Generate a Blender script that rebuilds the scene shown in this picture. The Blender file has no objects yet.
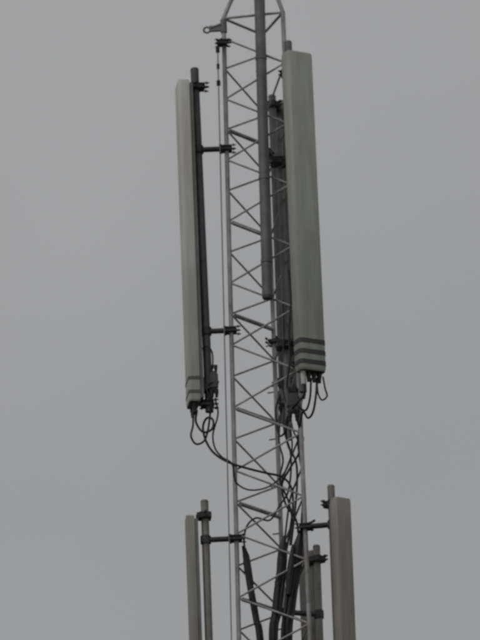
import bpy, bmesh, math, random
from mathutils import Vector, Matrix
random.seed(7)
sc=bpy.context.scene
# ------------------------------------------------------------------ camera / survey
D=45.0; PITCH=math.radians(20); ROLL=math.radians(2.0); CAMZ=1.6
F=Vector((0,math.cos(PITCH),math.sin(PITCH)))
R0=Vector((1,0,0)); U0=Vector((0,-math.sin(PITCH),math.cos(PITCH)))
R=math.cos(ROLL)*R0-math.sin(ROLL)*U0
U=math.sin(ROLL)*R0+math.cos(ROLL)*U0
FPX=138.0*D/math.cos(PITCH)
CAM=Vector((0,-D,CAMZ))
def W(u,v,y=0.0):
    """survey measurement -> metres on the vertical plane y"""
    d=F+R*((u-240)/FPX)+U*((320-v)/FPX)
    return CAM+d*((y+D)/d.y)
cam=bpy.data.cameras.new("camera"); co=bpy.data.objects.new("camera",cam)
sc.collection.objects.link(co); sc.camera=co
m=Matrix((R,U,-F)).transposed().to_4x4(); m.translation=CAM; co.matrix_world=m
cam.sensor_fit='VERTICAL'; cam.sensor_height=36; cam.sensor_width=27
cam.lens=FPX/640*36; cam.clip_end=8000; cam.clip_start=0.5
cam.dof.use_dof=True; cam.dof.focus_distance=38.0; cam.dof.aperture_fstop=6.6

# ------------------------------------------------------------------ materials
def mat(name,c1,c2,rough=0.6,metal=0.0,scale=6,streak=False,bump=0.0,spec=0.3,lo=.3,hi=.7):
    M=bpy.data.materials.new(name); M.use_nodes=True
    nt=M.node_tree; b=nt.nodes["Principled BSDF"]
    tc=nt.nodes.new("ShaderNodeTexCoord"); mp=nt.nodes.new("ShaderNodeMapping")
    if streak: mp.inputs["Scale"].default_value=(7,7,0.7)
    n=nt.nodes.new("ShaderNodeTexNoise"); n.inputs["Scale"].default_value=scale
    n.inputs["Detail"].default_value=6; n.inputs["Roughness"].default_value=0.65
    r=nt.nodes.new("ShaderNodeValToRGB")
    r.color_ramp.elements[0].position=lo; r.color_ramp.elements[1].position=hi
    r.color_ramp.elements[0].color=(*c1,1); r.color_ramp.elements[1].color=(*c2,1)
    nt.links.new(tc.outputs["Object"],mp.inputs[0]); nt.links.new(mp.outputs[0],n.inputs["Vector"])
    nt.links.new(n.outputs[0],r.inputs[0])
    # second, larger weathering pattern
    n2=nt.nodes.new("ShaderNodeTexNoise"); n2.inputs["Scale"].default_value=1.7; n2.inputs["Detail"].default_value=4
    r2=nt.nodes.new("ShaderNodeValToRGB"); r2.color_ramp.elements[0].position=.35; r2.color_ramp.elements[1].position=.6
    r2.color_ramp.elements[0].color=(.84,.81,.78,1); r2.color_ramp.elements[1].color=(1,1,1,1)
    mm=nt.nodes.new("ShaderNodeMix"); mm.data_type='RGBA'; mm.blend_type='MULTIPLY'; mm.inputs[0].default_value=1
    nt.links.new(tc.outputs["Object"],n2.inputs["Vector"]); nt.links.new(n2.outputs[0],r2.inputs[0])
    nt.links.new(r.outputs[0],mm.inputs[6]); nt.links.new(r2.outputs[0],mm.inputs[7])
    nt.links.new(mm.outputs[2],b.inputs["Base Color"])
    b.inputs["Roughness"].default_value=rough; b.inputs["Metallic"].default_value=metal
    b.inputs["Specular IOR Level"].default_value=spec
    if bump:
        bp=nt.nodes.new("ShaderNodeBump"); bp.inputs["Strength"].default_value=bump; bp.inputs["Distance"].default_value=0.01
        nt.links.new(n.outputs[0],bp.inputs["Height"]); nt.links.new(bp.outputs[0],b.inputs["Normal"])
    return M
radome=mat("radome_grey",(0.37,0.39,0.35),(0.50,0.52,0.47),0.55,scale=2.5,streak=True)
radome_l=mat("radome_pale",(0.57,0.59,0.54),(0.72,0.74,0.68),0.55,scale=2.5,streak=True)
radome_w=mat("radome_weathered",(0.26,0.245,0.22),(0.40,0.38,0.345),0.6,scale=2.5,streak=True)
backm=mat("antenna_back_aluminium",(0.18,0.185,0.18),(0.26,0.265,0.255),0.5,0.15,scale=5)
band=mat("dark_band",(0.055,0.06,0.058),(0.08,0.085,0.08),0.5)
band_l=mat("faded_band",(0.12,0.125,0.12),(0.17,0.175,0.165),0.5)
steel=mat("galvanised_steel",(0.30,0.28,0.285),(0.56,0.54,0.55),0.65,0.15,scale=11,spec=0.4)
pipe=mat("weathered_pipe",(0.17,0.17,0.18),(0.27,0.27,0.285),0.6,0.2,scale=9)
pipe_d=mat("dark_painted_pipe",(0.10,0.10,0.115),(0.17,0.17,0.185),0.55,0.2,scale=9)
pipe_b=mat("brownish_pipe",(0.20,0.185,0.175),(0.33,0.31,0.29),0.6,0.2,scale=9)
clampm=mat("clamp_steel",(0.045,0.045,0.05),(0.10,0.095,0.10),0.6,0.2,scale=25)
rubber=mat("cable_rubber",(0.022,0.022,0.027),(0.045,0.045,0.05),0.5,scale=20)
whitep=mat("connector_white",(0.6,0.6,0.6),(0.75,0.75,0.75),0.4)
boxm=mat("amplifier_casing",(0.10,0.10,0.105),(0.16,0.16,0.16),0.5,scale=12)
conc=mat("concrete",(0.26,0.25,0.23),(0.38,0.37,0.35),0.85,scale=3,bump=0.4)
grass=mat("grass_ground",(0.035,0.055,0.02),(0.09,0.10,0.05),0.9,scale=0.6,bump=0.5)

# ------------------------------------------------------------------ mesh helpers
def empty(name,loc):
    e=bpy.data.objects.new(name,None); e.empty_display_size=0.1; e.location=loc
    sc.collection.objects.link(e); return e
def finish(bm,name,material,parent=None,smooth=True):
    bmesh.ops.recalc_face_normals(bm,faces=bm.faces)
    me=bpy.data.meshes.new(name); bm.to_mesh(me); bm.free()
    for p in me.polygons: p.use_smooth=smooth
    me.materials.append(material)
    o=bpy.data.objects.new(name,me); sc.collection.objects.link(o)
    if smooth:
        try: me.set_sharp_from_angle(angle=math.radians(40))
        except Exception: pass
    if parent:
        o.parent=parent; o.matrix_parent_inverse=Matrix.Translation(-parent.location)
    return o
def basis(ax):
    ax=ax.normalized(); h=Vector((1,0,0)) if abs(ax.x)<0.8 else Vector((0,1,0))
    a=ax.cross(h).normalized(); return a,ax.cross(a).normalized()
def tube(bm,p,q,r,r2=None,seg=12):
    r2=r if r2 is None else r2
    a,b=basis(q-p); A=[];B=[]
    for i in range(seg):
        t=2*math.pi*i/seg; d=a*math.cos(t)+b*math.sin(t)
        A.append(bm.verts.new(p+d*r)); B.append(bm.verts.new(q+d*r2))
    for i in range(seg): bm.faces.new((A[i],A[(i+1)%seg],B[(i+1)%seg],B[i]))
    bm.faces.new(A[::-1]); bm.faces.new(B)
def box(bm,c,sx,sy,sz,yaw=0.0,bev=0.004):
    t=bmesh.new(); bmesh.ops.create_cube(t,size=1)
    for v in t.verts: v.co=Vector((v.co.x*sx,v.co.y*sy,v.co.z*sz))
    if bev: bmesh.ops.bevel(t,geom=t.edges[:],offset=bev,segments=2,affect='EDGES')
    M=Matrix.Translation(c)@Matrix.Rotation(yaw,4,'Z')
    t.transform(M); me=bpy.data.meshes.new("t"); t.to_mesh(me); t.free(); bm.from_mesh(me); bpy.data.meshes.remove(me)
def section(w,d):
    """radome cross-section: x = width, y<0 = front (rounded), y>0 = back"""
    pts=[]; 
    def arc(cx,cy,r,a0,a1,n=5):
        for i in range(n+1):
            a=math.radians(a0+(a1-a0)*i/n); pts.append((cx+r*math.cos(a),cy+r*math.sin(a)))
    rf=min(w,d)*0.26; rb=min(w,d)*0.08
    arc(-w/2+rf,-d/2+rf,rf,180,270); arc(w/2-rf,-d/2+rf,rf,270,360)
    arc(w/2-rb,d/2-rb,rb,0,90,2); arc(-w/2+rb,d/2-rb,rb,90,180,2)
    return pts
def loft(bm,p,q,pts_list,ts,yaw):
    c,s=math.cos(yaw),math.sin(yaw); rings=[]
    for t,pts in zip(ts,pts_list):
        o=p.lerp(q,t)
        rings.append([bm.verts.new(o+Vector((x*c-y*s,x*s+y*c,0))) for x,y in pts])
    n=len(rings[0])
    for a,b in zip(rings,rings[1:]):
        for i in range(n): bm.faces.new((a[i],a[(i+1)%n],b[(i+1)%n],b[i]))
    bm.faces.new(rings[0][::-1]); bm.faces.new(rings[-1])
def lathe_connector(bm,p,n=1,L=0.05,r=0.014):
    tube(bm,p,p+Vector((0,0,-L*0.45)),r*1.25,seg=6)
    tube(bm,p+Vector((0,0,-L*0.4)),p+Vector((0,0,-L)),r*0.95,r*0.7)
def catmull(P,n=8):
    P=[P[0]*2-P[1]]+list(P)+[P[-1]*2-P[-2]]; out=[]
    for i in range(1,len(P)-2):
        a,b,c,d=P[i-1:i+3]
        for k in range(n):
            t=k/n
            out.append(0.5*((2*b)+(c-a)*t+(2*a-5*b+4*c-d)*t*t+(3*b-a-3*c+d)*t**3))
    out.append(P[-2]); return out
def cable(name,paths,material,parent=None):
    """paths: list of (points, radius or list)"""
    bm=bmesh.new(); seg=8
    for pts,r in paths:
        P=catmull([Vector(p) for p in pts]); N=len(P); prev=None; up=None
        for i,p in enumerate(P):
            t=(P[min(i+1,N-1)]-P[max(i-1,0)])
            if t.length<1e-6: t=Vector((0,0,-1))
            t.normalize()
            if up is None: up,_=basis(t)
            up=(up-t*up.dot(t)).normalized(); s=t.cross(up)
            f=i/(N-1)*(len(r)-1) if isinstance(r,(list,tuple)) else 0
            rr=r if not isinstance(r,(list,tuple)) else (r[int(f)]*(1-f%1)+r[min(int(f)+1,len(r)-1)]*(f%1))
            ring=[bm.verts.new(p+(up*math.cos(2*math.pi*k/seg)+s*math.sin(2*math.pi*k/seg))*rr) for k in range(seg)]
            if prev:
                for k in range(seg): bm.faces.new((prev[k],prev[(k+1)%seg],ring[(k+1)%seg],ring[k]))
            else: bm.faces.new(ring[::-1])
            prev=ring
        bm.faces.new(prev)
    return finish(bm,name,material,parent)

# ------------------------------------------------------------------ lattice mast
a1,a2=W(224,40,-.09),W(239,640,-.09); c1,c2=W(284,40,-.16),W(310,640,-.16)
def lin(p,q,z): return p.x+(q.x-p.x)*(z-p.z)/(q.z-p.z)
ANG={'A':math.radians(200),'C':math.radians(320),'B':math.radians(80)}
def leg(k,z):
    xl,xr=lin(a1,a2,z),lin(c1,c2,z); r=(xr-xl)/1.706; cx=xl+.94*r
    return Vector((cx+r*math.cos(ANG[k]),r*math.sin(ANG[k]),z))
ztop=W(255,22,0).z; H=0.2395
mast=empty("lattice_mast",Vector((leg('A',0.35)+leg('B',0.35)+leg('C',0.35))/3))
bm=bmesh.new()
for k in 'ABC': tube(bm,leg(k,0.3),leg(k,ztop),0.0165)
# section flanges
zs=ztop
while zs>1:
    zs-=H*12.0
    if zs<1: break
    if abs(zs-W(255,320).z)<2.6: continue
    for k in 'ABC':
        p=leg(k,zs); tube(bm,p-Vector((0,0,.02)),p+Vector((0,0,.02)),0.035)
finish(bm,"legs",steel,mast)
bm=bmesh.new()
zb=W(255,133).z
n0=int((ztop-zb)/H); start=zb+n0*H
zz=start; i=0
faces=[('A','C',0),('A','B',1),('B','C',0)]
while zz-H>0.35:
    for a,b,o in faces:
        p,q=(a,b) if (i+o)%2==0 else (b,a)
        tube(bm,leg(p,zz),leg(q,zz-H),0.0075,seg=8)
    zz-=H; i+=1
for a,b in (('A','C'),('A','B'),('B','C')): tube(bm,leg(a,ztop),leg(b,ztop),0.010,seg=8)
finish(bm,"lattice_braces",steel,mast)
# heavier horizontal struts (side face), one every three bays
bm=bmesh.new()
zz=start
while zz>0.5:
    if abs((zz-zb)/(3*H)-round((zz-zb)/(3*H)))<0.05 and zz<W(255,90).z:
        p,q=leg('A',zz),leg('B',zz)
        tube(bm,p.lerp(q,.10),p.lerp(q,1.0),0.0155,seg=10)
    zz-=H
finish(bm,"cross_struts",steel,mast)
# tapered top
bm=bmesh.new(); apex=W(257,-60,0)
for k in 'ABC':
    p=leg(k,ztop); d=(apex-p)
    tube(bm,p,p+d*0.93,0.0155)
tube(bm,apex-Vector((0,0,.12)),apex+Vector((0,0,.02)),0.05)
mid=[leg(k,ztop).lerp(apex,.36) for k in 'ABC']
for j in range(3): tube(bm,mid[j],mid[(j+1)%3],0.008,seg=8)
finish(bm,"tapered_top",steel,mast)
# eye bracket on the left of the top
bm=bmesh.new()
pA=leg('A',W(224,31).z); tip=W(207,30,pA.y)
tube(bm,pA+Vector((.0,0,.025)),tip+Vector((.02,0,.012)),0.010); tube(bm,pA-Vector((0,0,.03)),tip+Vector((.02,0,-.008)),0.010)
box(bm,pA.lerp(tip,.45),.10,.008,.04,0,.002)
for j in range(16):
    a=2*math.pi*j/16; b=2*math.pi*(j+1)/16
    tube(bm,tip+Vector((.024*math.cos(a),0,.022*math.sin(a))),tip+Vector((.024*math.cos(b),0,.022*math.sin(b))),.008,seg=8)
tube(bm,pA+Vector((0,0,-.05)),pA+Vector((0,0,.05)),.024)
finish(bm,"eye_bracket",pipe,mast)
# climbing bolts on leg B
bm=bmesh.new()
zz=start-H*.5
while zz>2:
    p=leg('B',zz); tube(bm,p,p+Vector((-.06,.02,0)),.006,seg=6); zz-=H*1.5
finish(bm,"step_bolts",steel,mast)
bm=bmesh.new()
c=mast.location; box(bm,Vector((c.x,c.y,.14)),1.9,1.9,.36,0,.03)
for k in 'ABC':
    p=leg(k,.33); box(bm,Vector((p.x,p.y,.335)),.22,.22,.03,0,.003)
finish(bm,"concrete_footing",conc,mast,False)

# ------------------------------------------------------------------ clamps
def pole_clamp(bm,p,yaw=0.0,s=1.0):
    box(bm,p+Vector((0,0,0)),.10*s,.085*s,.035*s,yaw,.004)
    c,sn=math.cos(yaw),math.sin(yaw)
    for dz in (-.018*s,.018*s):
        for dy in (-.05*s,.05*s):
            q=p+Vector((-dy*sn,dy*c,dz)); e=Vector((c,sn,0))
            tube(bm,q-e*.07*s,q+e*.085*s,.006*s,seg=8)
            tube(bm,q+e*.055*s,q+e*.07*s,.012*s,seg=6)
            tube(bm,q-e*.06*s,q-e*.045*s,.012*s,seg=6)
def arm(bm,p,q,r=.02):
    tube(bm,p,q,r)
    d=(q-p).normalized(); yaw=math.atan2(d.y,d.x)
    pole_clamp(bm,Vector(q),yaw,.8)
def mount_pole(p,q,r,material,arms=(),clamps=(),yaw=0,arm_r=.02):
    e=empty("antenna_mounting_pole",Vector(p))
    bm=bmesh.new(); tube(bm,p,q,r,seg=20)
    cap=(p-q).normalized(); tube(bm,p,p+cap*.012,r*1.06,r*.9,seg=20)
    finish(bm,"pole",material,e)
    bm=bmesh.new()
    for t,target in arms:
        a=p.lerp(q,t); b=leg(target,a.z) if isinstance(target,str) else target
        tube(bm,a-Vector((0,0,.028)),a+Vector((0,0,.028)),r*1.35,seg=16)
        arm(bm,a,b,arm_r)
    for t in clamps: pole_clamp(bm,p.lerp(q,t),yaw)
    if arms or clamps: finish(bm,"clamps_and_arms",clampm,e)
    else: bm.free()
    return e

# ------------------------------------------------------------------ panel antennas
def panel(p,q,w,d,yaw,material,bands=(),bandm=band,conns=4,pole=None,brackets=(.06,.94),whiteidx=None):
    """p top, q bottom centres"""
    e=empty("panel_antenna",Vector(p))
    bm=bmesh.new(); s=section(w,d); sm=[(x*.93,y*.9) for x,y in s]
    L=(q-p).length
    loft(bm,q,p,[sm,s,s,sm],[0,.012/L*1.0,1-.012/L,1],yaw); finish(bm,"radome",material,e)
    c,sn=math.cos(yaw),math.sin(yaw)
    back=Vector((-sn,c,0))
    bm=bmesh.new()
    bs=[(x,y) for x,y in ((-w*.43,-.014),(w*.43,-.014),(w*.43,.014),(-w*.43,.014))]
    off=back*(d/2+.011)
    loft(bm,q+off,p+off,[bs,bs],[.01,.99],yaw)
    finish(bm,"back_plate",backm,e,False)
    # end caps of the radome
    bm=bmesh.new(); se=[(x*.95,y*.92) for x,y in s]
    loft(bm,q+Vector((0,0,.004)),q-Vector((0,0,.008)),[se,se],[0,1],yaw)
    finish(bm,"bottom_plate",backm,e)
    if bands:
        bm=bmesh.new(); S=section(w+.005,d+.005)
        for t0,t1 in bands: loft(bm,p,q,[S,S],[t0,t1],yaw)
        finish(bm,"dark_bands",bandm,e)
    bm=bmesh.new()
    if pole:
        for t in brackets:
            a=p.lerp(q,t)+back*(d/2+.015); b=pole(a.z)
            tube(bm,a,b,.014); box(bm,a.lerp(b,.35),.06,.035,.05,yaw,.004)
            box(bm,b,.095,.09,.045,yaw,.004)
            for dz in (-.014,.014):
                tube(bm,b+Vector((-.09*c,-.09*sn,dz)),b+Vector((.09*c,.09*sn,dz)),.006,seg=8)
                for sg in (-1,1): tube(bm,b+Vector((sg*.06*c,sg*.06*sn,dz)),b+Vector((sg*.075*c,sg*.075*sn,dz)),.012,seg=6)
        finish(bm,"tilt_brackets",clampm,e)
    else: bm.free()
    cs=[]
    bm=bmesh.new(); bw=bmesh.new()
    for i in range(conns):
        x=(i-(conns-1)/2)*w*.62/max(1,conns-1); pt=q+Vector((x*c,x*sn,.002))
        if whiteidx==i: tube(bw,pt,pt+Vector((0,0,-.11)),.02,.017)
        else: lathe_connector(bm,pt,L=.085,r=.017)
        cs.append(pt+Vector((0,0,-.08)))
    finish(bm,"connectors",rubber,e)
    if whiteidx is not None: finish(bw,"white_connector",whitep,e)
    else: bw.free()
    return e,cs
def polef(p,q): return lambda z: p.lerp(q,(p.z-z)/(p.z-q.z))

# upper left sector (faces left)
yl=-.09
P1,Q1=W(194.5,70,yl),W(209.5,412,yl)
mount_pole(P1,Q1,.030,pipe_d,arms=((.237,'A'),(.768,'A')),clamps=())
_,csL=panel(W(182,84,yl),W(193.5,404,yl),.20,.085,math.radians(-82),radome_l,bands=((.928,.938),(.970,.980)),bandm=band_l,conns=3,pole=polef(P1,Q1),brackets=(.012,.955))
e=empty("pole_top_bracket",W(197,87,yl)); bm=bmesh.new()
pole_clamp(bm,W(199,87,yl),0.1,.85); finish(bm,"clamp",clampm,e)
# upper right sector (faces right/front)
yr=-.30
P2,Q2=W(288,43,yr),W(303,392,yr)
mount_pole(P2,Q2,.028,pipe,arms=((.33,'C'),(.87,'C')))
_,csR=panel(W(297,54,yr-.15),W(311,371,yr-.15),.208,.105,math.radians(27),radome,bands=((.907,.921),(.940,.954),(.972,.986)),conns=4,pole=polef(P2,Q2),brackets=(.04,.96),whiteidx=0)
# third sector (faces away)
yb=.42
P3,Q3=W(272,97,yb),W(284,425,yb)
mount_pole(P3,Q3,.028,pipe,arms=((.2,'B'),(.77,'B')),arm_r=.025)
_,csB=panel(W(282,104,yb+.16),W(294,398,yb+.16),.17,.105,math.radians(148),radome,conns=3,pole=polef(P3,Q3),brackets=(.03,.97))
# extra inner pole with heavy clamps
yi=-.02
P4,Q4=W(279,120,yi),W(289,440,yi)
e4=mount_pole(P4,Q4,.022,pipe)
bm=bmesh.new()
for v in (163,347):
    t=(v-120)/320; a=P4.lerp(Q4,t)
    box(bm,a+Vector((-.01,-.01,0)),.12,.11,.06,.1,.008)
    box(bm,a+Vector((.07,-.08,0)),.10,.06,.04,.1,.006)
    for dz in (-.02,.02): tube(bm,a+Vector((-.08,-.05,dz)),a+Vector((.13,-.09,dz)),.007)
    pC=leg('C',a.z); tube(bm,a,pC,.02)
finish(bm,"heavy_clamps",clampm,e4)
# lower tier
P5,Q5=W(204.5,502,yl),W(216,860,yl)
mount_pole(P5,Q5,.028,pipe_b,arms=((.108,'A'),(.8,'A')))
panel(W(189.5,518,yl),W(201,840,yl),.14,.062,math.radians(-86),radome_w,conns=2,pole=polef(P5,Q5),brackets=(-.004,.95))
yr2=-.22
P6,Q6=W(331,487,yr2),W(345,850,yr2)
mount_pole(P6,Q6,.026,pipe_b,arms=((.105,'C'),(.8,'C')))
panel(W(340.5,499,yr2-.12),W(353.5,835,yr2-.12),.135,.08,math.radians(32),radome_w,conns=2,pole=polef(P6,Q6),brackets=(.0,.95))
yb2=.38
P7,Q7=W(316.5,547,yb2),W(329,890,yb2)
mount_pole(P7,Q7,.026,pipe_b,arms=((.2,'B'),(.85,'B')))
panel(W(309,552,yb2+.12),W(322,880,yb2+.12),.135,.07,math.radians(150),radome_w,conns=2,pole=polef(P7,Q7),brackets=(.04,.95))

# ------------------------------------------------------------------ collinear (tube) antenna in front
e=empty("tubular_antenna",W(267,297,-.21))
bm=bmesh.new(); a,b=W(257.5,-75,-.21),W(267.5,296,-.21)
tube(bm,a,b,.039,seg=24); finish(bm,"tube",pipe,e)
bm=bmesh.new(); tube(bm,b,b+(b-a).normalized()*.02,.0405,.037,seg=24)
finish(bm,"end_cap",pipe_d,e)
bm=bmesh.new()
for v in (60,180,262):
    c=a.lerp(b,(v+75)/371)
    A_,C_=leg('A',c.z),leg('C',c.z); g=A_.lerp(C_,(c.x-A_.x)/(C_.x-A_.x))
    tube(bm,c+Vector((0,.03,0)),g,.012)
    tube(bm,c-Vector((0,0,.012)),c+Vector((0,0,.012)),.0425,seg=24)
finish(bm,"tube_clamps",pipe,e)

# ------------------------------------------------------------------ safety wire with insulators
e=empty("safety_cable",W(218,45,-.14))
wt=W(217.5,40,-.14); wb=W(231.5,640,-.14); d=(wb-wt); wg=wt+d*((wt.z-.3)/-d.z*1.0)
bm=bmesh.new(); tube(bm,wt,wg,.0048,seg=6); finish(bm,"wire",pipe,e)
bm=bmesh.new()
for v,rr in ((50,.017),(67,.013),(84,.017)):
    c=wt.lerp(wb,(v-40)/600)
    for k in range(3):
        o=Vector((0,0,(k-1)*.014)); tube(bm,c+o-Vector((0,0,.005)),c+o+Vector((0,0,.005)),rr,rr*.6,seg=10)
c=W(222,43,-.12); pole_clamp(bm,c,0,.75); pole_clamp(bm,leg('A',c.z)+Vector((0,0,.02)),.4,.6)
tube(bm,wt,leg('A',wt.z),.01)
finish(bm,"insulators_and_clamp",clampm,e)

# ------------------------------------------------------------------ amplifiers
def amp(c,sx,sy,sz,yaw):
    e=empty("mast_head_amplifier",Vector(c)); bm=bmesh.new()
    box(bm,Vector(c),sx,sy,sz,yaw,.012)
    box(bm,Vector(c)+Vector((0,0,-sz*.1)),sx*1.12,sy*1.1,sz*.16,yaw,.004)
    box(bm,Vector(c)+Vector((0,0,sz*.42)),sx*.8,sy*.8,sz*.3,yaw,.008)
    finish(bm,"casing",boxm,e)
    bm=bmesh.new()
    for s in (-.28,.28):
        lathe_connector(bm,Vector(c)+Vector((s*sx,0,-sz/2)),L=.06,r=.014)
        lathe_connector(bm,Vector(c)+Vector((s*sx,0,sz/2+.055)),L=.06,r=.012)
    finish(bm,"ports",rubber,e)
amp(W(214,381,yl-.07),.055,.05,.13,.3)
amp(W(293,404,-.2),.085,.06,.14,.2)
amp(W(283,398,.1),.07,.06,.12,-.3)
e=empty("pole_foot_bracket",W(208,404,yl)); bm=bmesh.new()
pole_clamp(bm,W(208,404,yl),0,.9); pole_clamp(bm,W(199,403,yl),.5,.6); finish(bm,"clamp",clampm,e)

# ------------------------------------------------------------------ cables
def V(*pts): return [W(*p) for p in pts]
def down(off):
    """carry a path down inside the mast to the footing"""
    out=[]
    for z in (14,12,9,6,3,.4):
        cc=(leg('A',z)+leg('B',z)+leg('C',z))/3; out.append(cc+off)
    return out
paths=[]
J=.0075
paths.append((V((193,410,yl),(193,425,yl-.02),(191,436,yl-.04),(196,444,yl-.03),(204,441,yl),(208,430,yl),(210,415,yl-.03),(212,400,yl-.05)),J))
paths.append((V((197,410,yl),(196,422,yl),(203,432,yl-.03),(212,429,yl-.05),(213,420,yl-.04),(207,418,yl-.02),(203,427,yl-.0),(206,441,yl),(214,453,yl),(228,462,yl-.02),(246,468,-.12),(266,473,-.1),(282,477,-.1),(291,487,-.1),(293,505,-.1),(290,530,-.1),(286,552,-.1)),.0085))
paths.append((V((215,398,yl-.07),(218,414,yl-.05),(213,434,yl-.03),(215,448,yl),(222,457,yl),(232,464,-.12),(236,482,-.12),(250,490,-.06),(270,486,-.05),(286,470,-.05),(292,448,-.05),(290,425,-.05)),.0062))
paths.append((V((210,398,yl-.07),(205,385,yl-.06),(201,368,yl-.05),(201,352,yl-.05),(206,346,yl-.05),(212,352,yl-.06),(213,368,yl-.07)),.006))
# right drop loops
paths.append((V((323,377,-.42),(325,388,-.44),(327,396,-.42),(322,400,-.40),(318,393,-.38),(317,380,-.42)),.0065))
paths.append((V((317,378,-.42),(316,395,-.44),(313,412,-.40),(308,418,-.32),(303,412,-.28),(300,425,-.2),(298,440,-.15),(300,460,-.12),(304,480,-.1),(303,500,-.1),(301,530,-.1)),.008))
paths.append((V((311,378,-.42),(310,398,-.42),(306,410,-.34),(300,407,-.25),(297,395,-.2)),.0075))
paths.append((V((305,384,-.42),(304,395,-.40),(298,402,-.3),(290,412,-.2),(286,425,-.15),(288,445,-.12),(296,462,-.12),(297,485,-.1),(295,510,-.1),(291,545,-.1)),.008))
paths.append((V((296,415,-.2),(300,430,-.18),(303,440,-.15),(298,455,-.12),(289,470,-.1),(282,485,-.05),(286,505,-.05),(296,520,-.08),(300,545,-.1)),.008))
paths.append((V((290,414,-.2),(286,430,-.15),(280,436,-.1),(277,425,-.05),(276,408,0),(280,395,.08)),.0075))
paths.append((V((285,410,.1),(284,430,.05),(290,450,0),(291,470,0),(288,492,0),(280,505,0),(270,520,0),(256,518,0),(247,526,0),(244,540,-.02),(246,555,-.02)),.007))
paths.append((V((281,408,.1),(279,440,.05),(283,460,0),(280,480,.0),(288,500,0),(292,520,0),(290,545,-.05)),.007))
paths.append((V((292,400,.4),(291,420,.3),(295,435,.2),(301,445,.1),(302,465,.0),(297,480,0),(290,500,0),(284,545,-.05)),.007))
paths.append((V((283,300,-.1),(284,340,-.1),(281,370,-.12),(284,395,-.12),(291,412,-.15)),.006))
paths.append((V((289,270,-.22),(291,300,-.22),(289,330,-.22),(290,360,-.22),(287,385,-.2),(292,396,-.2)),.007))
# cables from the lower sectors
paths.append((V((315,520,-.15),(305,528,-.14),(303,545,-.1),(296,560,-.12),(292,600,-.12)),.009))
cable("coaxial_jumper_cables",paths,rubber)
paths=[]
def bundle(pts,k,r,spread,off):
    for i in range(k):
        a=2*math.pi*i/k+.4; q=[]
        for j,(u,v,y) in enumerate(pts):
            w=spread*(.35 if j==0 else 1.0)*random.uniform(.8,1.2); a+=random.uniform(-.25,.25)
            q.append(W(u,v,y)+Vector((math.cos(a)*w,math.sin(a)*w,random.uniform(-.05,.05) if j==0 else 0)))
        q+= [p+Vector((math.cos(a)*spread,math.sin(a)*spread,0)) for p in down(off)]
        paths.append((q,r))
bundle([(245,555,-.06),(250,585,-.06),(256,620,-.06),(261,650,-.06)],3,.0135,.014,Vector((-.06,0,0)))
bundle([(284,548,-.1),(281,575,-.1),(277,610,-.1),(274,655,-.1)],5,.0145,.022,Vector((.02,0,0)))
bundle([(299,545,-.12),(296,570,-.12),(290,605,-.12),(287,655,-.12)],6,.0145,.028,Vector((.09,0,0)))
cable("feeder_cables",paths,rubber)
# taped joints on the feeders
paths=[]
for pts,r in ((((284,536,-.1),(283,548,-.1),(282,562,-.1),(280,585,-.1)),[.010,.033,.037,.03]),
              (((301,530,-.12),(299,545,-.12),(297,560,-.12),(292,590,-.12)),[.012,.040,.046,.034]),
              (((293,545,-.16),(292,560,-.16),(290,575,-.16),(288,595,-.16)),[.01,.026,.028,.02]),
              (((243,546,-.06),(246,556,-.06),(248,570,-.06),(251,585,-.06)),[.010,.024,.028,.022])):
    paths.append((V(*pts),r))
cable("taped_cable_joints",paths,rubber)
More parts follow.
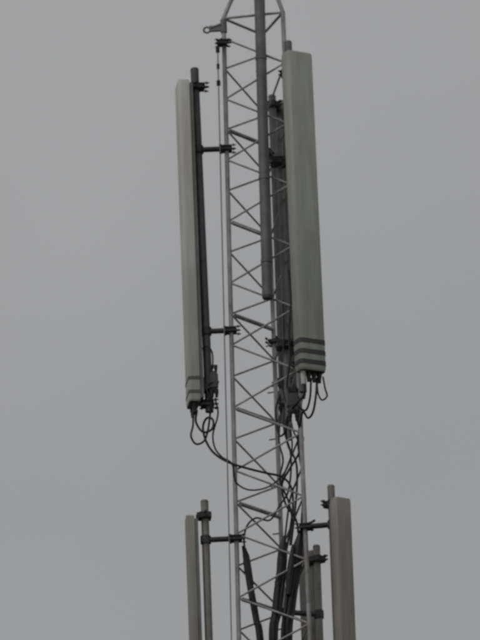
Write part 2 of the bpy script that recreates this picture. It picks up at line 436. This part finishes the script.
# ------------------------------------------------------------------ ground
bm=bmesh.new(); n=40
for i in range(n+1):
    for j in range(n+1):
        x=((i/n)*2-1); y=((j/n)*2-1); x=3000*x*abs(x); y=3000*y*abs(y)
        r=math.hypot(x,y); bm.verts.new((x,y,0.0 if r<80 else .6*math.sin(x*.011)*math.cos(y*.013)-.3))
bm.verts.ensure_lookup_table()
for i in range(n):
    for j in range(n):
        k=i*(n+1)+j; bm.faces.new([bm.verts[q] for q in (k,k+n+1,k+n+2,k+1)])
finish(bm,"ground",grass)

# ------------------------------------------------------------------ overcast sky + soft sun
w=bpy.data.worlds.new("World"); sc.world=w; w.use_nodes=True; nt=w.node_tree
bg=nt.nodes["Background"]; bg.inputs[1].default_value=0.1
sky=nt.nodes.new("ShaderNodeTexSky"); sky.sky_type='NISHITA'; sky.sun_disc=False
EL,AZ=math.radians(50),math.radians(215)
sky.sun_elevation=EL; sky.sun_rotation=AZ; sky.dust_density=4
hs=nt.nodes.new("ShaderNodeHueSaturation"); hs.inputs["Saturation"].default_value=.1
mx=nt.nodes.new("ShaderNodeMix"); mx.data_type='RGBA'; mx.inputs[0].default_value=.88
tc=nt.nodes.new("ShaderNodeTexCoord"); nz=nt.nodes.new("ShaderNodeTexNoise"); nz.inputs["Scale"].default_value=7; nz.inputs["Detail"].default_value=3
rp=nt.nodes.new("ShaderNodeValToRGB"); rp.color_ramp.elements[0].position=.3; rp.color_ramp.elements[1].position=.7
rp.color_ramp.elements[0].color=(.86,.87,.885,1); rp.color_ramp.elements[1].color=(1,1.005,1.02,1)
vm=nt.nodes.new("ShaderNodeVectorMath"); vm.operation='SCALE'; vm.inputs["Scale"].default_value=3.6
L=nt.links.new
L(tc.outputs["Generated"],nz.inputs["Vector"]); L(nz.outputs[0],rp.inputs[0]); L(rp.outputs[0],vm.inputs[0])
L(sky.outputs[0],hs.inputs["Color"]); L(hs.outputs[0],mx.inputs[6]); L(vm.outputs[0],mx.inputs[7]); L(mx.outputs[2],bg.inputs[0])
sun=bpy.data.lights.new("sun",'SUN'); sun.energy=.5; sun.angle=math.radians(20); sun.color=(1,.97,.94)
so=bpy.data.objects.new("sun",sun); sc.collection.objects.link(so)
sd=Vector((math.sin(AZ)*math.cos(EL),math.cos(AZ)*math.cos(EL),math.sin(EL)))
so.rotation_euler=sd.to_track_quat('Z','Y').to_euler(); so.location=(0,0,40)
sc.view_settings.view_transform='Standard'; sc.view_settings.look='None'; sc.view_settings.exposure=0
